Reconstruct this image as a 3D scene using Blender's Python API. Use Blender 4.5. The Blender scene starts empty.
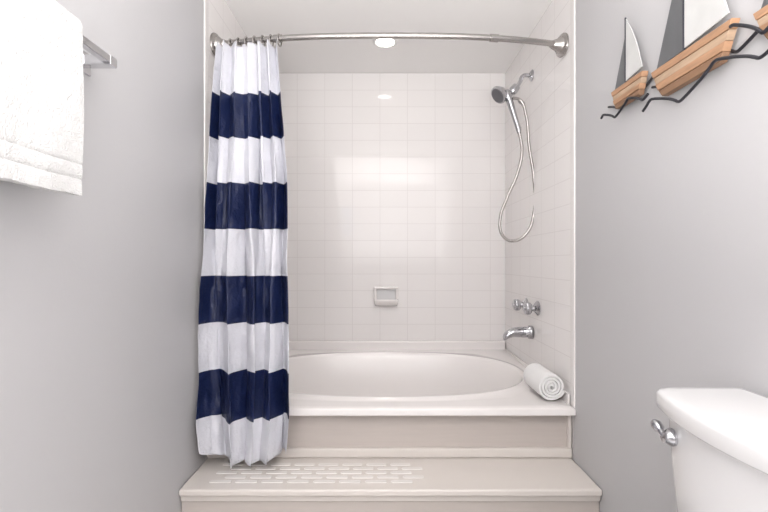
import bpy, bmesh, math, random
from mathutils import Vector, Matrix, noise
random.seed(3)
scene = bpy.context.scene
scene.view_settings.view_transform = 'Standard'
scene.view_settings.look = 'None'
COL = scene.collection
F = 460.0; H = 1.02
XL, XR = -0.733, 0.787
YB = 2.97; YF = 1.90; YR = -1.3; ZC = 2.24

# ---------------- materials ----------------
def mat(name, col, rough=0.5, metal=0.0, noise_amt=0.0, noise_scale=8.0, bump=0.0, bump_scale=60.0, coat=0.0, stretch=(1,1,1), sheen=0.0, bdist=0.002):
    m = bpy.data.materials.new(name); m.use_nodes = True
    nt = m.node_tree; b = nt.nodes['Principled BSDF']
    b.inputs['Base Color'].default_value = (*col, 1)
    b.inputs['Roughness'].default_value = rough
    b.inputs['Metallic'].default_value = metal
    b.inputs['Coat Weight'].default_value = coat
    b.inputs['Sheen Weight'].default_value = sheen
    tc = nt.nodes.new('ShaderNodeTexCoord'); mp = nt.nodes.new('ShaderNodeMapping')
    mp.inputs['Scale'].default_value = stretch
    nt.links.new(tc.outputs['Object'], mp.inputs['Vector'])
    if noise_amt > 0:
        n = nt.nodes.new('ShaderNodeTexNoise'); n.inputs['Scale'].default_value = noise_scale
        n.inputs['Detail'].default_value = 6
        nt.links.new(mp.outputs['Vector'], n.inputs['Vector'])
        mx = nt.nodes.new('ShaderNodeMix'); mx.data_type = 'RGBA'
        mx.inputs[6].default_value = (*[c*(1-noise_amt) for c in col], 1)
        mx.inputs[7].default_value = (*[min(1, c*(1+noise_amt)) for c in col], 1)
        nt.links.new(n.outputs['Fac'], mx.inputs[0])
        nt.links.new(mx.outputs[2], b.inputs['Base Color'])
    if bump > 0:
        n2 = nt.nodes.new('ShaderNodeTexNoise'); n2.inputs['Scale'].default_value = bump_scale
        n2.inputs['Detail'].default_value = 4
        nt.links.new(mp.outputs['Vector'], n2.inputs['Vector'])
        bp = nt.nodes.new('ShaderNodeBump'); bp.inputs['Strength'].default_value = bump
        bp.inputs['Distance'].default_value = bdist
        nt.links.new(n2.outputs['Fac'], bp.inputs['Height'])
        nt.links.new(bp.outputs['Normal'], b.inputs['Normal'])
    return m

def tile_mat(name, axis, size=0.178, row=0.108, grout=(0.80,0.765,0.755), col=(0.915,0.885,0.875), off=(0,0), rough=0.05, msize=0.0018):
    m = bpy.data.materials.new(name); m.use_nodes = True
    nt = m.node_tree; b = nt.nodes['Principled BSDF']; L = nt.links.new
    tc = nt.nodes.new('ShaderNodeTexCoord'); sp = nt.nodes.new('ShaderNodeSeparateXYZ')
    L(tc.outputs['Object'], sp.inputs[0])
    cb = nt.nodes.new('ShaderNodeCombineXYZ')
    a0, a1 = axis
    L(sp.outputs[a0], cb.inputs[0]); L(sp.outputs[a1], cb.inputs[1])
    mp = nt.nodes.new('ShaderNodeMapping'); mp.inputs['Location'].default_value = (off[0], off[1], 0)
    L(cb.outputs[0], mp.inputs['Vector'])
    br = nt.nodes.new('ShaderNodeTexBrick')
    br.offset = 0.0; br.squash = 1.0
    br.inputs['Scale'].default_value = 1
    br.inputs['Brick Width'].default_value = size; br.inputs['Row Height'].default_value = row
    br.inputs['Mortar Size'].default_value = msize; br.inputs['Mortar Smooth'].default_value = 0.3
    br.inputs['Color1'].default_value = (*col, 1)
    br.inputs['Color2'].default_value = (*[c*0.985 for c in col], 1)
    br.inputs['Mortar'].default_value = (*grout, 1)
    L(mp.outputs[0], br.inputs['Vector'])
    L(br.outputs['Color'], b.inputs['Base Color'])
    b.inputs['Roughness'].default_value = rough
    b.inputs['Specular IOR Level'].default_value = 0.4
    n = nt.nodes.new('ShaderNodeTexNoise'); n.inputs['Scale'].default_value = 14; n.inputs['Detail'].default_value = 1
    L(tc.outputs['Object'], n.inputs['Vector'])
    b1 = nt.nodes.new('ShaderNodeBump'); b1.inputs['Strength'].default_value = 0.08; b1.inputs['Distance'].default_value = 0.003
    L(n.outputs['Fac'], b1.inputs['Height'])
    b2 = nt.nodes.new('ShaderNodeBump'); b2.invert = True
    b2.inputs['Strength'].default_value = 0.3; b2.inputs['Distance'].default_value = 0.001
    L(br.outputs['Fac'], b2.inputs['Height']); L(b1.outputs[0], b2.inputs['Normal'])
    L(b2.outputs[0], b.inputs['Normal'])
    return m

M_paint = mat('wall_paint', (0.555,0.548,0.558), 0.5, bump=0.12, bump_scale=120, noise_amt=0.01, noise_scale=2)
M_ceil = mat('ceiling_paint', (0.94,0.925,0.915), 0.8, bump=0.1, bump_scale=90)
M_tb = tile_mat('tile_back', (0,2), off=(0.02,0.03))
M_ts = tile_mat('tile_side', (1,2), off=(0.02,0.03))
M_floor = tile_mat('floor_tile', (0,1), size=0.3, row=0.3, col=(0.7,0.68,0.66), grout=(0.5,0.48,0.46), rough=0.3, msize=0.004)
M_tub = mat('tub_acrylic', (0.88,0.845,0.83), 0.15, noise_amt=0.01, coat=0.3)
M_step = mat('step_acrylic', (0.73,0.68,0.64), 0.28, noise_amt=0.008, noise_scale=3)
M_grip = mat('grip_strips', (0.82,0.785,0.76), 0.5, noise_amt=0.01)
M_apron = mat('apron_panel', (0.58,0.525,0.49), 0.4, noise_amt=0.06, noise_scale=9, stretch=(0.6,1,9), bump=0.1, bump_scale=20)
M_porc = mat('porcelain', (0.78,0.775,0.78), 0.1, noise_amt=0.004, coat=0.5)
M_chrome = mat('chrome', (0.50,0.50,0.52), 0.13, 1.0, noise_amt=0.01)
M_chrome2 = mat('bright_chrome', (0.70,0.70,0.72), 0.13, 1.0, noise_amt=0.01)
M_nickel = mat('brushed_nickel', (0.44,0.42,0.405), 0.27, 1.0, noise_amt=0.03, noise_scale=30)
M_towel = mat('terry_cloth', (0.72,0.715,0.71), 0.95, noise_amt=0.06, noise_scale=120, bump=1.0, bump_scale=260, sheen=0.05, bdist=0.004)
M_towel2 = mat('terry_cloth_roll', (0.90,0.895,0.89), 0.95, noise_amt=0.03, noise_scale=150, bump=0.8, bump_scale=330, sheen=0.2, bdist=0.003)
M_wood = mat('boat_wood', (0.44,0.25,0.145), 0.6, noise_amt=0.5, noise_scale=14, stretch=(1,0.8,6), bump=0.3, bump_scale=30)
M_wood2 = mat('boat_wood_dark', (0.25,0.14,0.08), 0.6, noise_amt=0.4, noise_scale=14, stretch=(1,0.8,6))
M_wood3 = mat('boat_wood_pale', (0.47,0.33,0.225), 0.65, noise_amt=0.35, noise_scale=14, stretch=(1,0.8,6))
M_sailw = mat('sail_white_metal', (0.60,0.60,0.59), 0.5, noise_amt=0.15, noise_scale=12)
M_sailg = mat('sail_grey_metal', (0.17,0.175,0.185), 0.4, 0.5, noise_amt=0.3, noise_scale=10)
M_iron = mat('dark_iron', (0.05,0.05,0.06), 0.45, 0.7, noise_amt=0.15, noise_scale=20)
M_rubber = mat('nozzle_rubber', (0.12,0.12,0.13), 0.5, noise_amt=0.1)
M_knob = mat('knob_acrylic', (0.5,0.5,0.52), 0.08, 0.8, noise_amt=0.02)
M_trim = mat('white_trim', (0.82,0.81,0.80), 0.4, noise_amt=0.01)
M_lens = bpy.data.materials.new('lamp_lens'); M_lens.use_nodes = True
_b = M_lens.node_tree.nodes['Principled BSDF']
_b.inputs['Emission Color'].default_value = (1,0.96,0.9,1); _b.inputs['Emission Strength'].default_value = 13

# curtain fabric
M_cur = bpy.data.materials.new('striped_fabric'); M_cur.use_nodes = True
nt = M_cur.node_tree; L = nt.links.new; b = nt.nodes['Principled BSDF']
uv = nt.nodes.new('ShaderNodeUVMap'); uv.uv_map = 'UVMap'
sp = nt.nodes.new('ShaderNodeSeparateXYZ'); L(uv.outputs[0], sp.inputs[0])
def mth(op, a, bb):
    n = nt.nodes.new('ShaderNodeMath'); n.operation = op
    for i, v in enumerate((a, bb)):
        if v is None: continue
        if isinstance(v, (int, float)): n.inputs[i].default_value = v
        else: L(v, n.inputs[i])
    return n.outputs[0]
d = mth('SUBTRACT', 1.713, sp.outputs[1])
fr = mth('FRACT', mth('DIVIDE', d, 0.374), None)
st = mth('MULTIPLY', mth('LESS_THAN', fr, 0.5), mth('GREATER_THAN', d, 0.0))
mx = nt.nodes.new('ShaderNodeMix'); mx.data_type = 'RGBA'
mx.inputs[6].default_value = (0.70,0.70,0.75,1); mx.inputs[7].default_value = (0.005,0.012,0.058,1)
L(st, mx.inputs[0]); L(mx.outputs[2], b.inputs['Base Color'])
b.inputs['Roughness'].default_value = 0.5
wn = nt.nodes.new('ShaderNodeTexNoise'); wn.inputs['Scale'].default_value = 11; wn.inputs['Detail'].default_value = 5
tco = nt.nodes.new('ShaderNodeTexCoord'); L(tco.outputs['Object'], wn.inputs['Vector'])
bp = nt.nodes.new('ShaderNodeBump'); bp.inputs['Strength'].default_value = 0.7; bp.inputs['Distance'].default_value = 0.03
L(wn.outputs['Fac'], bp.inputs['Height']); L(bp.outputs[0], b.inputs['Normal'])

# ---------------- helpers ----------------
def empty(name, loc=(0,0,0)):
    e = bpy.data.objects.new(name, None); COL.objects.link(e); e.location = loc
    e.empty_display_size = 0.05
    return e
def fin(name, bm, m, parent=None, smooth=False, bevel=0, seg=3, ang=35, subsurf=0):
    bmesh.ops.recalc_face_normals(bm, faces=bm.faces)
    me = bpy.data.meshes.new(name); bm.to_mesh(me); bm.free()
    ob = bpy.data.objects.new(name, me); COL.objects.link(ob)
    me.materials.append(m)
    if smooth:
        for p in me.polygons: p.use_smooth = True
    if bevel > 0:
        md = ob.modifiers.new('bevel', 'BEVEL'); md.width = bevel; md.segments = seg
        md.limit_method = 'ANGLE'; md.angle_limit = math.radians(ang)
        for p in me.polygons: p.use_smooth = True
        md.harden_normals = True
    if parent: ob.parent = parent
    return ob
def box(name, x0, x1, y0, y1, z0, z1, m, parent=None, bevel=0, seg=3):
    bm = bmesh.new()
    r = bmesh.ops.create_cube(bm, size=1)
    for v in bm.verts:
        v.co = Vector(((x0+x1)/2+v.co.x*(x1-x0), (y0+y1)/2+v.co.y*(y1-y0), (z0+z1)/2+v.co.z*(z1-z0)))
    return fin(name, bm, m, parent, bevel=bevel, seg=seg)
def loft(name, rings, m, parent=None, smooth=True, cap0=True, cap1=True, bevel=0, **k):
    bm = bmesh.new()
    R = [[bm.verts.new(p) for p in r] for r in rings]
    n = len(rings[0])
    for a, c in zip(R[:-1], R[1:]):
        for i in range(n):
            j = (i+1) % n
            bm.faces.new((a[i], a[j], c[j], c[i]))
    if cap0: bm.faces.new(R[0][::-1])
    if cap1: bm.faces.new(R[-1])
    return fin(name, bm, m, parent, smooth, bevel, **k)
def revolve(name, p0, p1, prof, m, parent=None, n=32):
    p0 = Vector(p0); ax = (Vector(p1)-p0).normalized()
    u = ax.orthogonal().normalized(); w = ax.cross(u)
    rings = [[p0+ax*t+u*(r*math.cos(2*math.pi*i/n))+w*(r*math.sin(2*math.pi*i/n)) for i in range(n)] for t, r in prof]
    ob = loft(name, rings, m, parent, smooth=True)
    md = ob.modifiers.new('es', 'EDGE_SPLIT'); md.split_angle = math.radians(40)
    return ob
def tube(name, pts, r, m, parent=None, smooth=True, cyc=False):
    cu = bpy.data.curves.new(name, 'CURVE'); cu.dimensions = '3D'
    cu.bevel_depth = r; cu.bevel_resolution = 5; cu.use_fill_caps = True; cu.resolution_u = 12
    if smooth:
        s = cu.splines.new('BEZIER'); s.bezier_points.add(len(pts)-1)
        for q, p in zip(s.bezier_points, pts):
            q.co = p; q.handle_left_type = q.handle_right_type = 'AUTO'
    else:
        s = cu.splines.new('POLY'); s.points.add(len(pts)-1)
        for q, p in zip(s.points, pts): q.co = (*p, 1)
    s.use_cyclic_u = cyc
    ob = bpy.data.objects.new(name, cu); COL.objects.link(ob); cu.materials.append(m)
    if parent: ob.parent = parent
    return ob
def round_poly(pts, rad, n=6):
    out = []; N = len(pts)
    for i, p in enumerate(pts):
        p = Vector(p); a = Vector(pts[i-1])-p; c = Vector(pts[(i+1) % N])-p
        r = rad[i]
        if r <= 0: out.append(p); continue
        A = p+a.normalized()*min(r, a.length*.49); C = p+c.normalized()*min(r, c.length*.49)
        for k in range(n+1):
            t = k/n
            out.append(A*(1-t)**2+p*2*t*(1-t)+C*t*t)
    return out

# ---------------- room shell ----------------
T = 0.1
box('wall_left', XL-T, XL, YR, YF, 0, ZC, M_paint)
box('wall_right', XR, XR+T, YR, YF, 0, ZC, M_paint)
box('wall_alcove_left', XL-T, XL-0.002, YF, YB, 0, ZC, M_ts)
box('wall_alcove_right', XR+0.002, XR+T, YF, YB, 0, ZC, M_ts)
box('trim_1', XL-0.004, XL+0.005, YF-0.018, YF+0.018, 0.42, ZC, M_tub, bevel=0.004)
box('trim_2', XR-0.005, XR+0.004, YF-0.018, YF+0.018, 0.42, ZC, M_tub, bevel=0.004)
box('wall_back', XL-T, XR+T, YB, YB+T, 0, ZC, M_tb)
box('floor', XL-T, XR+T, YR-T, YB+T, -0.1, 0, M_floor)
box('ceiling', XL-T, XR+T, YR-T, YB+T, ZC, ZC+0.1, M_ceil)
wx0, wx1, wz0, wz1 = -0.64, -0.50, 1.45, 1.90
bm = bmesh.new()
for (a, c, e, f) in ((XL-T, wx0, 0, ZC), (wx1, XR+T, 0, ZC), (wx0, wx1, 0, wz0), (wx0, wx1, wz1, ZC)):
    vs = [bm.verts.new(p) for p in ((a,YR-T,e),(c,YR-T,e),(c,YR-T,f),(a,YR-T,f),(a,YR,e),(c,YR,e),(c,YR,f),(a,YR,f))]
    for q in ((0,1,2,3),(4,5,6,7),(0,1,5,4),(1,2,6,5),(2,3,7,6),(3,0,4,7)):
        bm.faces.new([vs[i] for i in q])
fin('wall_rear', bm, M_paint)
win = empty('window_1')
for i, (a, c, e, f) in enumerate(((wx0-.04,wx0,wz0-.04,wz1+.04),(wx1,wx1+.04,wz0-.04,wz1+.04),(wx0,wx1,wz0-.04,wz0),(wx0,wx1,wz1,wz1+.04),(wx0,wx1,1.665,1.68))):
    box('frame_%d' % i, a, c, YR-0.01, YR+0.02, e, f, M_trim, win, 0.004)
box('baseboard_left', XL, XL+0.012, YR, 1.64, 0, 0.09, M_trim, bevel=0.004)
box('baseboard_right', XR-0.012, XR, YR, 1.64, 0, 0.09, M_trim, bevel=0.004)

# ---------------- bathtub ----------------
tub = empty('bathtub')
ZD = 0.423
DX0, DX1, DY0, DY1 = XL+0.003, XR-0.003, 1.872, YB-0.002
cx, cy = 0.02, 2.415; ea, eb = 0.70, 0.395
angs = [2*math.pi*i/160 for i in range(160)]
for qx, qy in ((DX0,DY0),(DX1,DY0),(DX0,DY1),(DX1,DY1)):
    a = math.atan2(qy-cy, qx-cx) % (2*math.pi)
    k = min(range(len(angs)), key=lambda i: abs(angs[i]-a)); angs[k] = a
def rect_pt(a):
    c, s = math.cos(a), math.sin(a); t = 1e9
    if c > 1e-9: t = min(t, (DX1-cx)/c)
    if c < -1e-9: t = min(t, (DX0-cx)/c)
    if s > 1e-9: t = min(t, (DY1-cy)/s)
    if s < -1e-9: t = min(t, (DY0-cy)/s)
    return (cx+c*t, cy+s*t)
def ell_pt(a, A, B, n=2.25, oy=0, ox=0):
    c, s = math.cos(a), math.sin(a)
    r = (abs(c/A)**n+abs(s/B)**n)**(-1/n)
    return (cx+ox+c*r, cy+oy+s*r)
def rise(y):
    t = max(0, min(1, (y-2.0)/0.9)); return 0.038*t*t*(3-2*t)
rings = []
def addring(f, zf):
    rings.append([Vector((*f(a), zf(*f(a)))) for a in angs])
dz = lambda h: (lambda x, y: ZD+rise(y)+h)
def shrink(d):
    def f(a):
        x, y = rect_pt(a)
        return (min(max(x, DX0+d), DX1-d), min(max(y, DY0+d), DY1-d))
    return f
addring(lambda a: shrink(0.0)(a), lambda x, y: ZD-0.028)
addring(shrink(0.0), dz(-0.006)); addring(shrink(0.002), dz(-0.002)); addring(shrink(0.006), dz(0))
for t in (0.25, 0.5, 0.75):
    def f(a, t=t):
        p = shrink(0.006)(a); q = ell_pt(a, ea+0.03, eb+0.03); return (p[0]*(1-t)+q[0]*t, p[1]*(1-t)+q[1]*t)
    addring(f, dz(0))
addring(lambda a: ell_pt(a, ea+0.022, eb+0.022), dz(0.0))
addring(lambda a: ell_pt(a, ea+0.018, eb+0.018), dz(0.004))
addring(lambda a: ell_pt(a, ea+0.008, eb+0.008), dz(0.007))
addring(lambda a: ell_pt(a, ea, eb), dz(0.004))
addring(lambda a: ell_pt(a, ea-0.006, eb-0.006), dz(-0.008))
for A, B, z in ((0.672,0.372,-0.06),(0.65,0.355,-0.15),(0.62,0.33,-0.26),(0.58,0.30,-0.33),(0.52,0.25,-0.365),(0.40,0.18,-0.375),(0.2,0.09,-0.378),(0.03,0.02,-0.38)):
    addring(lambda a, A=A, B=B: ell_pt(a, A, B), lambda x, y, z=z: ZD+z+rise(y)*max(0, 1+z/0.2))
loft('tub_shell', rings, M_tub, tub, cap0=False, cap1=True).modifiers.new('es', 'EDGE_SPLIT').split_angle = math.radians(50)
box('flange_back', XL+0.003, XR-0.003, YB-0.035, YB-0.001, ZD, ZD+0.092, M_tub, tub, 0.012, 4)
box('flange_right', XR-0.010, XR-0.001, 1.93, YB-0.03, ZD-0.02, ZD+0.045, M_tub, tub, 0.004, 4)
box('flange_left', XL+0.001, XL+0.010, 1.93, YB-0.03, ZD-0.02, ZD+0.045, M_tub, tub, 0.004, 4)
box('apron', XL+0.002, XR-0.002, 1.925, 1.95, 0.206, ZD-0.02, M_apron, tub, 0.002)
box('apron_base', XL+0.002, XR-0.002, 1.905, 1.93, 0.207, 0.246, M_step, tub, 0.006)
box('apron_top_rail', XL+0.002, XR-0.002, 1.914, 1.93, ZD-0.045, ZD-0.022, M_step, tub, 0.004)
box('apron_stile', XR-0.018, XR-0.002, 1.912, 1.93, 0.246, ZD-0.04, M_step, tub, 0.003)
revolve('overflow_plate', (0.668,2.33,0.345), (0.60,2.315,0.362), [(0,0.0),(0.0,0.034),(0.008,0.034),(0.014,0.026),(0.016,0.001)], M_chrome, tub)
revolve('drain', (0.4,2.42,0.046), (0.4,2.42,0.1), [(0,0.001),(0,0.03),(0.006,0.028),(0.008,0.001)], M_chrome, tub)

# ---------------- step ----------------
step = empty('tub_step')
SZ = 0.206
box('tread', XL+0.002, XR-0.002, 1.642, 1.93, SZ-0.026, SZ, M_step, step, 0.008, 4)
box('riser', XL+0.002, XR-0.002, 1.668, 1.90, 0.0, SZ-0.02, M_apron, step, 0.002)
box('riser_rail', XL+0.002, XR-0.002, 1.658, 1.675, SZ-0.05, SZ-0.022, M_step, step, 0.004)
bm = bmesh.new()
for r in range(5):
    y = 1.705+r*0.036
    x = XL+0.09+(0.045 if r % 2 else 0)
    while x < 0.10:
        w, hgt = 0.082, 0.0115
        pts = round_poly([(x,y-hgt),(x+w,y-hgt),(x+w,y+hgt),(x,y+hgt)], [0.009]*4, 3)
        lo = [bm.verts.new((p[0],p[1],SZ-0.001)) for p in pts]
        hi = [bm.verts.new(((p[0]-x-w/2)*0.97+x+w/2,(p[1]-y)*0.85+y,SZ+0.0018)) for p in pts]
        bm.faces.new(hi)
        for i in range(len(pts)):
            j = (i+1) % len(pts); bm.faces.new((lo[i],lo[j],hi[j],hi[i]))
        x += 0.096
fin('grip_pattern', bm, M_grip, step)

# ---------------- curtain rod ----------------
rod = empty('shower_curtain_rod')
ZR = 1.962
def rod_y(x):
    s = abs((x-(XL+XR)/2)/((XR-XL)/2)); return 2.0-0.085*(1-s**2.6)
pts = [(XL+0.02+(XR-XL-0.04)*i/40, rod_y(XL+0.02+(XR-XL-0.04)*i/40), ZR) for i in range(41)]
tube('rod_tube', pts, 0.0125, M_nickel, rod, smooth=False)
for x in (-0.46, 0.45):
    revolve('collar', (x,rod_y(x),ZR), (x+0.03,rod_y(x+0.03),ZR), [(0,0.012),(0,0.0155),(0.035,0.0155),(0.035,0.012)], M_nickel, rod)
prof = [(0,0.048),(0.004,0.05),(0.010,0.048),(0.016,0.036),(0.022,0.034),(0.030,0.026),(0.05,0.018),(0.06,0.013)]
revolve('flange', (XL+0.003,2.0,ZR), (XL+0.1,1.985,ZR), prof, M_nickel, rod)
revolve('flange', (XR-0.003,2.0,ZR), (XR-0.1,1.985,ZR), prof, M_nickel, rod)

# ---------------- curtain ----------------
cur = empty('shower_curtain')
NU, NV = 360, 180
ztop, zbot = 1.935, 0.240
def shp(p):
    s = math.sin(p); return math.copysign(abs(s)**0.8, s)
def cpt(u, v):
    xl = -0.690-0.022*min(1, v*1.6)
    xr = -0.438+0.040*min(1, v*3)+0.045*v
    w = xr-xl
    c = 1.920-0.126*v**0.75
    A = 0.030+0.026*min(1, v*2.2)
    pt = 2*math.pi*(5.8*u+0.16*math.sin(6.5*u+0.6))-1.2
    pb = 2*math.pi*(3.9*u+0.22*math.sin(5.5*u+1.2+1.2*v)+0.06*math.sin(5*v))-2.2
    k = min(1, max(0, (v-0.05)/0.7)); k = k*k*(3-2*k)
    amp = 0.75+0.35*math.sin(9*u+4*v)
    f = shp(pt)*(1-k*0.72)*amp+shp(pb)*k*0.74
    y = c+A*f*0.92
    x = xl+w*u+(0.012*math.sin(2*pt)*(1-k)+0.012*math.sin(2*pb)*k+0.010*v*math.sin(6*v+7*u))*math.sin(math.pi*u)**0.5
    y += (0.018*noise.noise(Vector((u*6, v*8, 1.3)))+0.009*noise.noise(Vector((u*18+v*7, v*20-u*9, 4.3))))*(0.35+v)
    z = ztop-(ztop-zbot)*v
    if v > 0.86:
        q = (v-0.86)/0.14
        z += q*(0.055*abs(2*u-1)**3)
        x += q*q*0.03*(0.5-u)
    x = max(x, XL+0.010)
    if v > 0.6:
        lim = 1.862
        if y > lim-0.02: y = lim-0.02*math.exp(-(y-lim+0.02)/0.02)
    z += -0.010*(1-math.cos(2*math.pi*7*u))*max(0, 1-v*7)
    return Vector((x, y, z)), ztop-(ztop-zbot)*v
bm = bmesh.new(); ul = bm.loops.layers.uv.new('UVMap')
G = []; zz = {}
for j in range(NV+1):
    row = []
    for i in range(NU+1):
        p, z0 = cpt(min(0.999999, i/NU), j/NV); v = bm.verts.new(p); row.append(v); zz[v] = (i/NU, z0)
    G.append(row)
for j in range(NV):
    for i in range(NU):
        f = bm.faces.new((G[j][i], G[j][i+1], G[j+1][i+1], G[j+1][i]))
        for l in f.loops: l[ul].uv = zz[l.vert]
ob = fin('fabric', bm, M_cur, cur, smooth=True)
s = ob.modifiers.new('th', 'SOLIDIFY'); s.thickness = 0.0012
for k in range(8):
    x = -0.690+0.254*k/7; yy = rod_y(x)
    ring = [(x+0.004*math.cos(a), yy+0.019*math.cos(a), ZR-0.008+0.024*math.sin(a)) for a in [2*math.pi*i/12 for i in range(12)]]
    tube('hook_%d' % k, ring, 0.0028, M_nickel, cur, cyc=True)

# ---------------- shower head ----------------
sh = empty('handheld_shower')
YS = 2.43
def SP(px, py, y=YS): return Vector(((px-383)*y/F, y, H+(262-py)*y/F))
wp = Vector((XR, YS, 2.005))
revolve('wall_flange', wp, wp+Vector((-1,0,0)), [(0,0.03),(0.004,0.03),(0.012,0.018),(0.016,0.012)], M_chrome, sh)
tube('arm', [wp, wp+Vector((-0.05,0,-0.004)), SP(520,82), SP(512,92)], 0.0105, M_chrome, sh)
revolve('bracket', SP(517,86), SP(508,97), [(0,0.012),(0.003,0.021),(0.03,0.024),(0.045,0.021),(0.055,0.012)], M_chrome, sh)
hA, hB = SP(519,131,2.40), SP(507,93,2.40)
Ln = (hB-hA).length
revolve('handle', hA, hB, [(0,0.008),(0.0,0.012),(0.02,0.0145),(0.05,0.014),(0.12,0.016),(Ln-0.02,0.020),(Ln,0.021),(Ln+0.015,0.012)], M_chrome, sh)
hc = SP(500,94,2.40)
dirn = Vector((-0.75,-0.25,-0.62)).normalized()
revolve('head', hc-dirn*0.035, hc+dirn, [(0,0.012),(0.006,0.022),(0.022,0.036),(0.036,0.046),(0.044,0.048),(0.052,0.046),(0.053,0.04)], M_chrome, sh)
revolve('head_face', hc+dirn*0.017, hc+dirn, [(0,0.041),(0.004,0.038),(0.005,0.001)], M_rubber, sh)
loop = [(519,131),(522,150),(517,175),(507,198),(500,220),(503,236),(513,241),(526,234),(534,212),(534,180),(529,145),(526,115),(520,100),(513,98)]
hp = [SP(a, c, 2.40+0.02*math.sin(i*0.3)) for i, (a, c) in enumerate(loop)]
tube('hose', hp, 0.0078, M_nickel, sh)
revolve('hose_nut', SP(519,133,2.40), SP(519,124,2.40), [(0,0.008),(0,0.0115),(0.03,0.0115),(0.03,0.008)], M_chrome, sh)
revolve('hose_nut_upper', SP(524,105,2.41), SP(516,97,2.41), [(0,0.008),(0,0.0115),(0.035,0.0115),(0.035,0.008)], M_chrome, sh)

# ---------------- tub faucet ----------------
fa = empty('tub_faucet')
def P(y, z, d): return Vector((XR-d, y, z))
sz = 0.648
rings = []
for t, hw, zt, zb in ((0.0,0.034,0.036,-0.034),(0.016,0.034,0.036,-0.034),(0.02,0.028,0.030,-0.027),(0.06,0.028,0.030,-0.026),(0.10,0.027,0.025,-0.024),(0.125,0.026,0.016,-0.032),(0.14,0.024,0.004,-0.042),(0.148,0.020,-0.008,-0.042),(0.150,0.014,-0.016,-0.040)):
    c = (zt+zb)/2; hh = (zt-zb)/2
    rings.append([P(2.43+hw*math.cos(a), sz+c+hh*math.sin(a), t) for a in [2*math.pi*i/24 for i in range(24)]])
loft('spout', rings, M_chrome, fa)
for y in (2.335, 2.525):
    zc = 0.785
    revolve('escutcheon', P(y,zc,0), P(y,zc,0.1), [(0,0.037),(0.004,0.037),(0.012,0.03),(0.022,0.016),(0.035,0.014),(0.036,0.018)], M_chrome, fa)
    n = 36; rr = []
    for t, r in ((0.034,0.012),(0.036,0.024),(0.044,0.031),(0.058,0.032),(0.068,0.029),(0.072,0.018),(0.073,0.004)):
        rr.append([P(y+r*(1+0.09*math.cos(6*a))*math.cos(a), zc+r*(1+0.09*math.cos(6*a))*math.sin(a), t) for a in [2*math.pi*i/n for i in range(n)]])
    loft('knob', rr, M_knob, fa)
    revolve('knob_cap', P(y,zc,0.071), P(y,zc,0.2), [(0,0.012),(0.004,0.011),(0.006,0.001)], M_chrome, fa)

# ---------------- soap dish ----------------
sd = empty('soap_dish')
x0 = 0.02; zc = 0.80
box('back_plate', x0-0.076, x0+0.076, YB-0.006, YB, zc-0.06, zc+0.06, M_porc, sd, 0.002)
box('upper_lip', x0-0.078, x0+0.078, YB-0.032, YB-0.004, zc+0.044, zc+0.062, M_tub, sd, 0.006)
for sx in (-1, 1):
    box('side_lip', x0+sx*0.069-0.009, x0+sx*0.069+0.009, YB-0.032, YB-0.004, zc-0.055, zc+0.055, M_tub, sd, 0.006)
rings = []
for zz_, hw, dp in ((zc-0.062,0.070,0.022),(zc-0.045,0.076,0.050),(zc-0.030,0.078,0.060),(zc-0.020,0.078,0.061),(zc-0.018,0.074,0.057),(zc-0.022,0.064,0.048),(zc-0.036,0.056,0.040),(zc-0.038,0.03,0.03)):
    yb = YB-0.004
    pl = round_poly([(x0-hw,yb),(x0+hw,yb),(x0+hw*0.96,yb-dp),(x0-hw*0.96,yb-dp)], [0.002,0.002,0.014,0.014])
    rings.append([Vector((p[0],p[1],zz_)) for p in pl])
loft('tray', rings, M_tub, sd)

# ---------------- rolled towel ----------------
def spiral_roll(name, a, c, R, m):
    a, c = Vector(a), Vector(c); ax = (c-a).normalized()
    u = Vector((0,0,1)); u = (u-ax*u.dot(ax)).normalized(); w = ax.cross(u)
    turns = 4.0; n = 150; mlen = 24
    bm = bmesh.new(); rows = []
    for k in range(mlen+1):
        t = k/mlen; row = []
        for i in range(n+1):
            s = i/n; th = s*turns*2*math.pi
            r = 0.006+(R-0.006-0.004)*s
            th2 = -th+1.9
            wob = 1+0.05*noise.noise(Vector((t*4, s*14, 3)))
            end = 0.007*noise.noise(Vector((s*12, 0, k > 12)))
            p = a+ax*((c-a).length*t+(end if k in (0, mlen) else 0))+(u*math.cos(th2)+w*math.sin(th2))*r*wob
            row.append(bm.verts.new(p))
        rows.append(row)
    for k in range(mlen):
        for i in range(n): bm.faces.new((rows[k][i],rows[k][i+1],rows[k+1][i+1],rows[k+1][i]))
    ob = fin(name, bm, m, None, smooth=True)
    s = ob.modifiers.new('th', 'SOLIDIFY'); s.thickness = 0.0095; s.offset = 0
    bv = ob.modifiers.new('bv', 'BEVEL'); bv.width = 0.003; bv.segments = 3; bv.limit_method = 'ANGLE'; bv.angle_limit = math.radians(50)
    return ob
spiral_roll('rolled_towel', (0.718,1.955,ZD+0.066), (0.712,2.155,ZD+0.070), 0.061, M_towel2)

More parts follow.
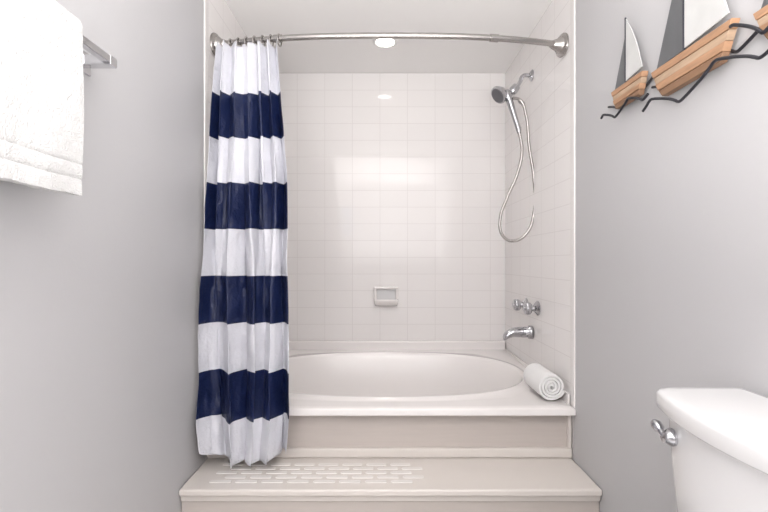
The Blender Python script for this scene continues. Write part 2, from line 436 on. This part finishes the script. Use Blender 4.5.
# ---------------- towel bar + towel ----------------
tb = empty('towel_bar')
BX, BZ = -0.664, 1.508
box('bar', BX-0.009, BX+0.009, 0.50, 1.135, BZ-0.009, BZ+0.009, M_chrome2, tb, 0.002)
for y in (1.118, 0.517):
    box('post', XL+0.006, BX+0.010, y-0.013, y+0.013, BZ-0.013, BZ+0.011, M_chrome2, tb, 0.002)
    box('plate', XL, XL+0.008, y-0.026, y+0.026, BZ-0.028, BZ+0.026, M_chrome2, tb, 0.003)
bm = bmesh.new()
prof = []
zb_out, zb_in = 1.158, 1.17
R = 0.022
for i in range(91): prof.append((BX+R+0.003, zb_out+(BZ-zb_out)*i/90))
for i in range(1, 13):
    a = math.pi*i/12; prof.append((BX+0.0015+(R+0.0015)*math.cos(a), BZ+R*math.sin(a)))
for i in range(1, 39): prof.append((BX-R, BZ-(BZ-zb_in)*i/38))
rows = []
NY = 90
for k in range(NY+1):
    t = k/NY; y = 0.575+0.39*t; row = []
    for i, (x, z) in enumerate(prof):
        s = i/len(prof)
        hang = min(1, max(0, (BZ-z)/0.3))
        dx = 0.008*hang*noise.noise(Vector((y*9, z*5, s > .5)))+0.0012*noise.noise(Vector((y*70, z*70, 5)))
        if i < 91 and (0.030 < z-zb_out < 0.036 or 0.062 < z-zb_out < 0.068): dx -= 0.0035
        dzz = 0.008*noise.noise(Vector((y*8, 2.0, s > .5)))*hang
        dy = 0.006*noise.noise(Vector((z*10, 4, s > .5)))
        row.append(bm.verts.new((max(x+dx, XL+0.014), y+dy, z+dzz)))
    rows.append(row)
for k in range(NY):
    for i in range(len(prof)-1): bm.faces.new((rows[k][i],rows[k][i+1],rows[k+1][i+1],rows[k+1][i]))
ob = fin('hanging_towel', bm, M_towel, None, smooth=True)
s = ob.modifiers.new('th', 'SOLIDIFY'); s.thickness = 0.019; s.offset = 0
bv = ob.modifiers.new('bv', 'BEVEL'); bv.width = 0.007; bv.segments = 4; bv.limit_method = 'ANGLE'; bv.angle_limit = math.radians(50)
# ---------------- sailboat wall art ----------------
art = empty('sailboat_wall_art')
AX = XR
def plate(name, pts, d0, d1, m, bev=0.0015):
    bm = bmesh.new()
    lo = [bm.verts.new((AX-d0, p[0], p[1])) for p in pts]; hi = [bm.verts.new((AX-d1, p[0], p[1])) for p in pts]
    bm.faces.new(lo[::-1]); bm.faces.new(hi)
    for i in range(len(pts)):
        j = (i+1) % len(pts); bm.faces.new((lo[i],lo[j],hi[j],hi[i]))
    return fin(name, bm, m, art, bevel=bev)
def boat(yc, z0, w, h, sh_):
    mats = (M_wood2, M_wood, M_wood3, M_wood)
    def hl(t):
        return yc+w*(0.34+0.16*t**0.8), yc-w*(0.36+0.13*t)
    n = 4
    for i in range(n):
        t0, t1 = i/n, (i+1)/n-0.012
        a0, b0 = hl(t0); a1, b1 = hl(t1)
        lift = lambda t: 0.05*h*t
        plate('hull_plank_%d' % i, [(a1, z0+h*t1+lift(t1)), (b1, z0+h*t1), (b0, z0+h*t0), (a0, z0+h*t0+lift(t0))], 0.012, 0.030+0.002*(i % 2), mats[i], 0.001)
    my = yc+w*0.06
    bz = z0+h*1.12
    tube('mast', [(AX-0.026,my,z0+h*0.5),(AX-0.026,my,bz+sh_)], 0.003, M_iron, art, smooth=False)
    def curved(name, a, b_, c, m, bow, d):
        pts = []
        A, B, C = Vector(a), Vector(b_), Vector(c)
        for i in range(9):
            t = i/8; p = A.lerp(B, t); nrm = Vector((-(B-A).y, (B-A).x)).normalized()
            pts.append(p+nrm*bow*math.sin(math.pi*t))
        pts.append(C); plate(name, [tuple(p) for p in pts], d, d+0.003, m, 0.0006)
    curved('main_sail', (my-0.003, bz+sh_*0.97), (my-w*0.50, bz+0.008), (my-0.003, bz), M_sailw, -0.010, 0.024)
    curved('jib_sail', (my+0.005, bz+0.0), (my+w*0.40, bz-0.002), (my+0.004, bz+sh_*0.80), M_sailg, 0.0, 0.020)
    for dy in (-w*0.2, w*0.15):
        revolve('standoff', (AX,yc+dy,z0+h*0.4), (AX-0.1,yc+dy,z0+h*0.4), [(0,0.005),(0.016,0.005)], M_iron, art, n=12)
boat(1.432, 1.517, 0.185, 0.062, 0.20)
boat(1.145, 1.470, 0.305, 0.080, 0.34)
boat(0.835, 1.458, 0.21, 0.066, 0.20)
def wave(y0, y1, z, amp, wl, d, ph=0):
    pts = []; n = int(abs(y1-y0)/wl*14)
    for i in range(n+1):
        t = i/n; y = y0+(y1-y0)*t; a = 2*math.pi*(y0-y)/wl+ph
        pts.append((AX-d, y-0.045*wl*math.sin(a*2+0.6), z+amp*math.sin(a)))
    tube('wave_wire', pts, 0.0038, M_iron, art)
wave(1.59, 1.30, 1.505, 0.016, 0.16, 0.036, 0.6)
wave(1.58, 1.30, 1.545, 0.012, 0.14, 0.009, 2.3)
wave(1.335, 0.66, 1.450, 0.024, 0.25, 0.038, 0.2)
wave(1.32, 0.66, 1.505, 0.022, 0.22, 0.008, 2.0)
wave(0.99, 0.68, 1.500, 0.028, 0.17, 0.038, 1.4)

# ---------------- toilet ----------------
to = empty('toilet')
yc = 0.775
def tank_outline(hw, xb, xe, xm, z, rc=0.03):
    n = 12
    front = [(xm+(xe-xm)*s*s, yc+hw*s) for s in [1-2*i/n for i in range(n+1)] if abs(s) > 0.99 or abs(s) < 0.8]
    poly = [(xb, yc-hw), (xb, yc+hw)]+front
    rad = [0.012,0.012]+[rc]+[0]*(len(front)-2)+[rc]
    return [Vector((p[0],p[1],z)) for p in round_poly(poly, rad)]
rings = []
for z, hw, xe, xm in ((0.385,0.175,0.632,0.605),(0.40,0.185,0.625,0.595),(0.50,0.200,0.615,0.585),(0.62,0.212,0.61,0.578),(0.712,0.218,0.607,0.575)):
    rings.append(tank_outline(hw, 0.772, xe, xm, z))
loft('tank', rings, M_porc, to).modifiers.new('es', 'EDGE_SPLIT').split_angle = math.radians(50)
rings = []
for z, d in ((0.706,0.010),(0.708,0.004),(0.713,0.0),(0.738,0.0),(0.743,0.0015),(0.7465,0.005),(0.748,0.012),(0.7485,0.03)):
    rings.append(tank_outline(0.232-d, 0.779-d*0.5, 0.592+d, 0.552+d, z, 0.028))
loft('tank_lid', rings, M_porc, to)
ly = yc+0.165; lz = 0.662
revolve('lever_boss', (0.592,ly,lz), (0.5,ly,lz), [(0,0.018),(0.004,0.018),(0.010,0.015),(0.016,0.010),(0.020,0.010),(0.021,0.001)], M_chrome, to)
tube('lever_arm', [(0.577,ly,lz),(0.576,ly+0.006,lz+0.004),(0.576,ly+0.024,lz+0.012)], 0.0065, M_chrome, to)
revolve('lever_tip', (0.577,ly+0.014,lz+0.008), (0.575,ly+0.042,lz+0.021), [(0,0.005),(0.006,0.010),(0.018,0.011),(0.026,0.007),(0.027,0.001)], M_chrome, to)
def egg(x0, x1, hw, z, n=48):
    out = []
    c = (x0+x1)/2; a = (x1-x0)/2
    for i in range(n):
        t = 2*math.pi*i/n
        k = 1+0.12*math.cos(t)
        out.append(Vector((c+a*math.cos(t), yc+hw*math.sin(t)*k, z)))
    return out
loft('bowl', [egg(0.22,0.72,0.10,0.0),egg(0.22,0.72,0.10,0.03),egg(0.25,0.70,0.085,0.08),egg(0.24,0.70,0.09,0.18),egg(0.17,0.72,0.13,0.28),egg(0.11,0.76,0.17,0.35),egg(0.095,0.77,0.178,0.375),egg(0.10,0.765,0.174,0.386)], M_porc, to)
loft('seat', [egg(0.10,0.56,0.178,0.387),egg(0.09,0.565,0.186,0.392),egg(0.09,0.565,0.186,0.402),egg(0.10,0.56,0.178,0.406)], M_porc, to)
loft('seat_lid', [egg(0.10,0.57,0.178,0.407),egg(0.092,0.575,0.184,0.411),egg(0.094,0.575,0.182,0.422),egg(0.12,0.56,0.16,0.430),egg(0.2,0.5,0.09,0.433)], M_porc, to)

# ---------------- lamps ----------------
def downlight(x, y, power, r=0.055, spread=180):
    e = empty('recessed_ceiling_light')
    revolve('trim_ring', (x,y,ZC), (x,y,ZC-1), [(0,r+0.02),(0.004,r+0.018),(0.006,r+0.006),(0.001,r)], M_trim, e)
    revolve('lens', (x,y,ZC-0.001), (x,y,ZC-1), [(0,r),(0.001,r),(0.002,0.001)], M_lens, e)
    l = bpy.data.lights.new('lamp', 'AREA'); l.shape = 'DISK'; l.size = r*2; l.energy = power; l.color = (1,0.965,0.93)
    l.spread = math.radians(spread)
    o = bpy.data.objects.new('lamp', l); COL.objects.link(o); o.location = (x,y,ZC-0.012); o.parent = e
downlight(0.012, 2.55, 0.7, 0.05, 90)
downlight(0.66, -0.16, 0.8, 0.04, 120)
# added fill light, standing in for a bounce flash: horizontal soft panel at waist height behind the camera, firing up at the ceiling
l = bpy.data.lights.new('bounce_fill', 'AREA'); l.shape = 'RECTANGLE'; l.size = 1.2; l.size_y = 1.0; l.energy = 98; l.color = (1,0.99,0.975)
o = bpy.data.objects.new('bounce_fill', l); COL.objects.link(o); o.location = (0.03,-0.54,1.0); o.rotation_euler = (math.radians(180),0,0)

w = bpy.data.worlds.new('sky'); scene.world = w; w.use_nodes = True
bg = w.node_tree.nodes['Background']; bg.inputs[0].default_value = (0.55,0.72,1,1); bg.inputs[1].default_value = 2.5

# ---------------- camera ----------------
cam = bpy.data.cameras.new('camera'); co = bpy.data.objects.new('camera', cam); COL.objects.link(co)
cam.sensor_width = 36; cam.lens = F/768*36; cam.clip_start = 0.02
co.location = (0,0,H); co.rotation_euler = (math.radians(90),0,0)
cam.shift_x = 1/768; cam.shift_y = 6/768
scene.camera = co
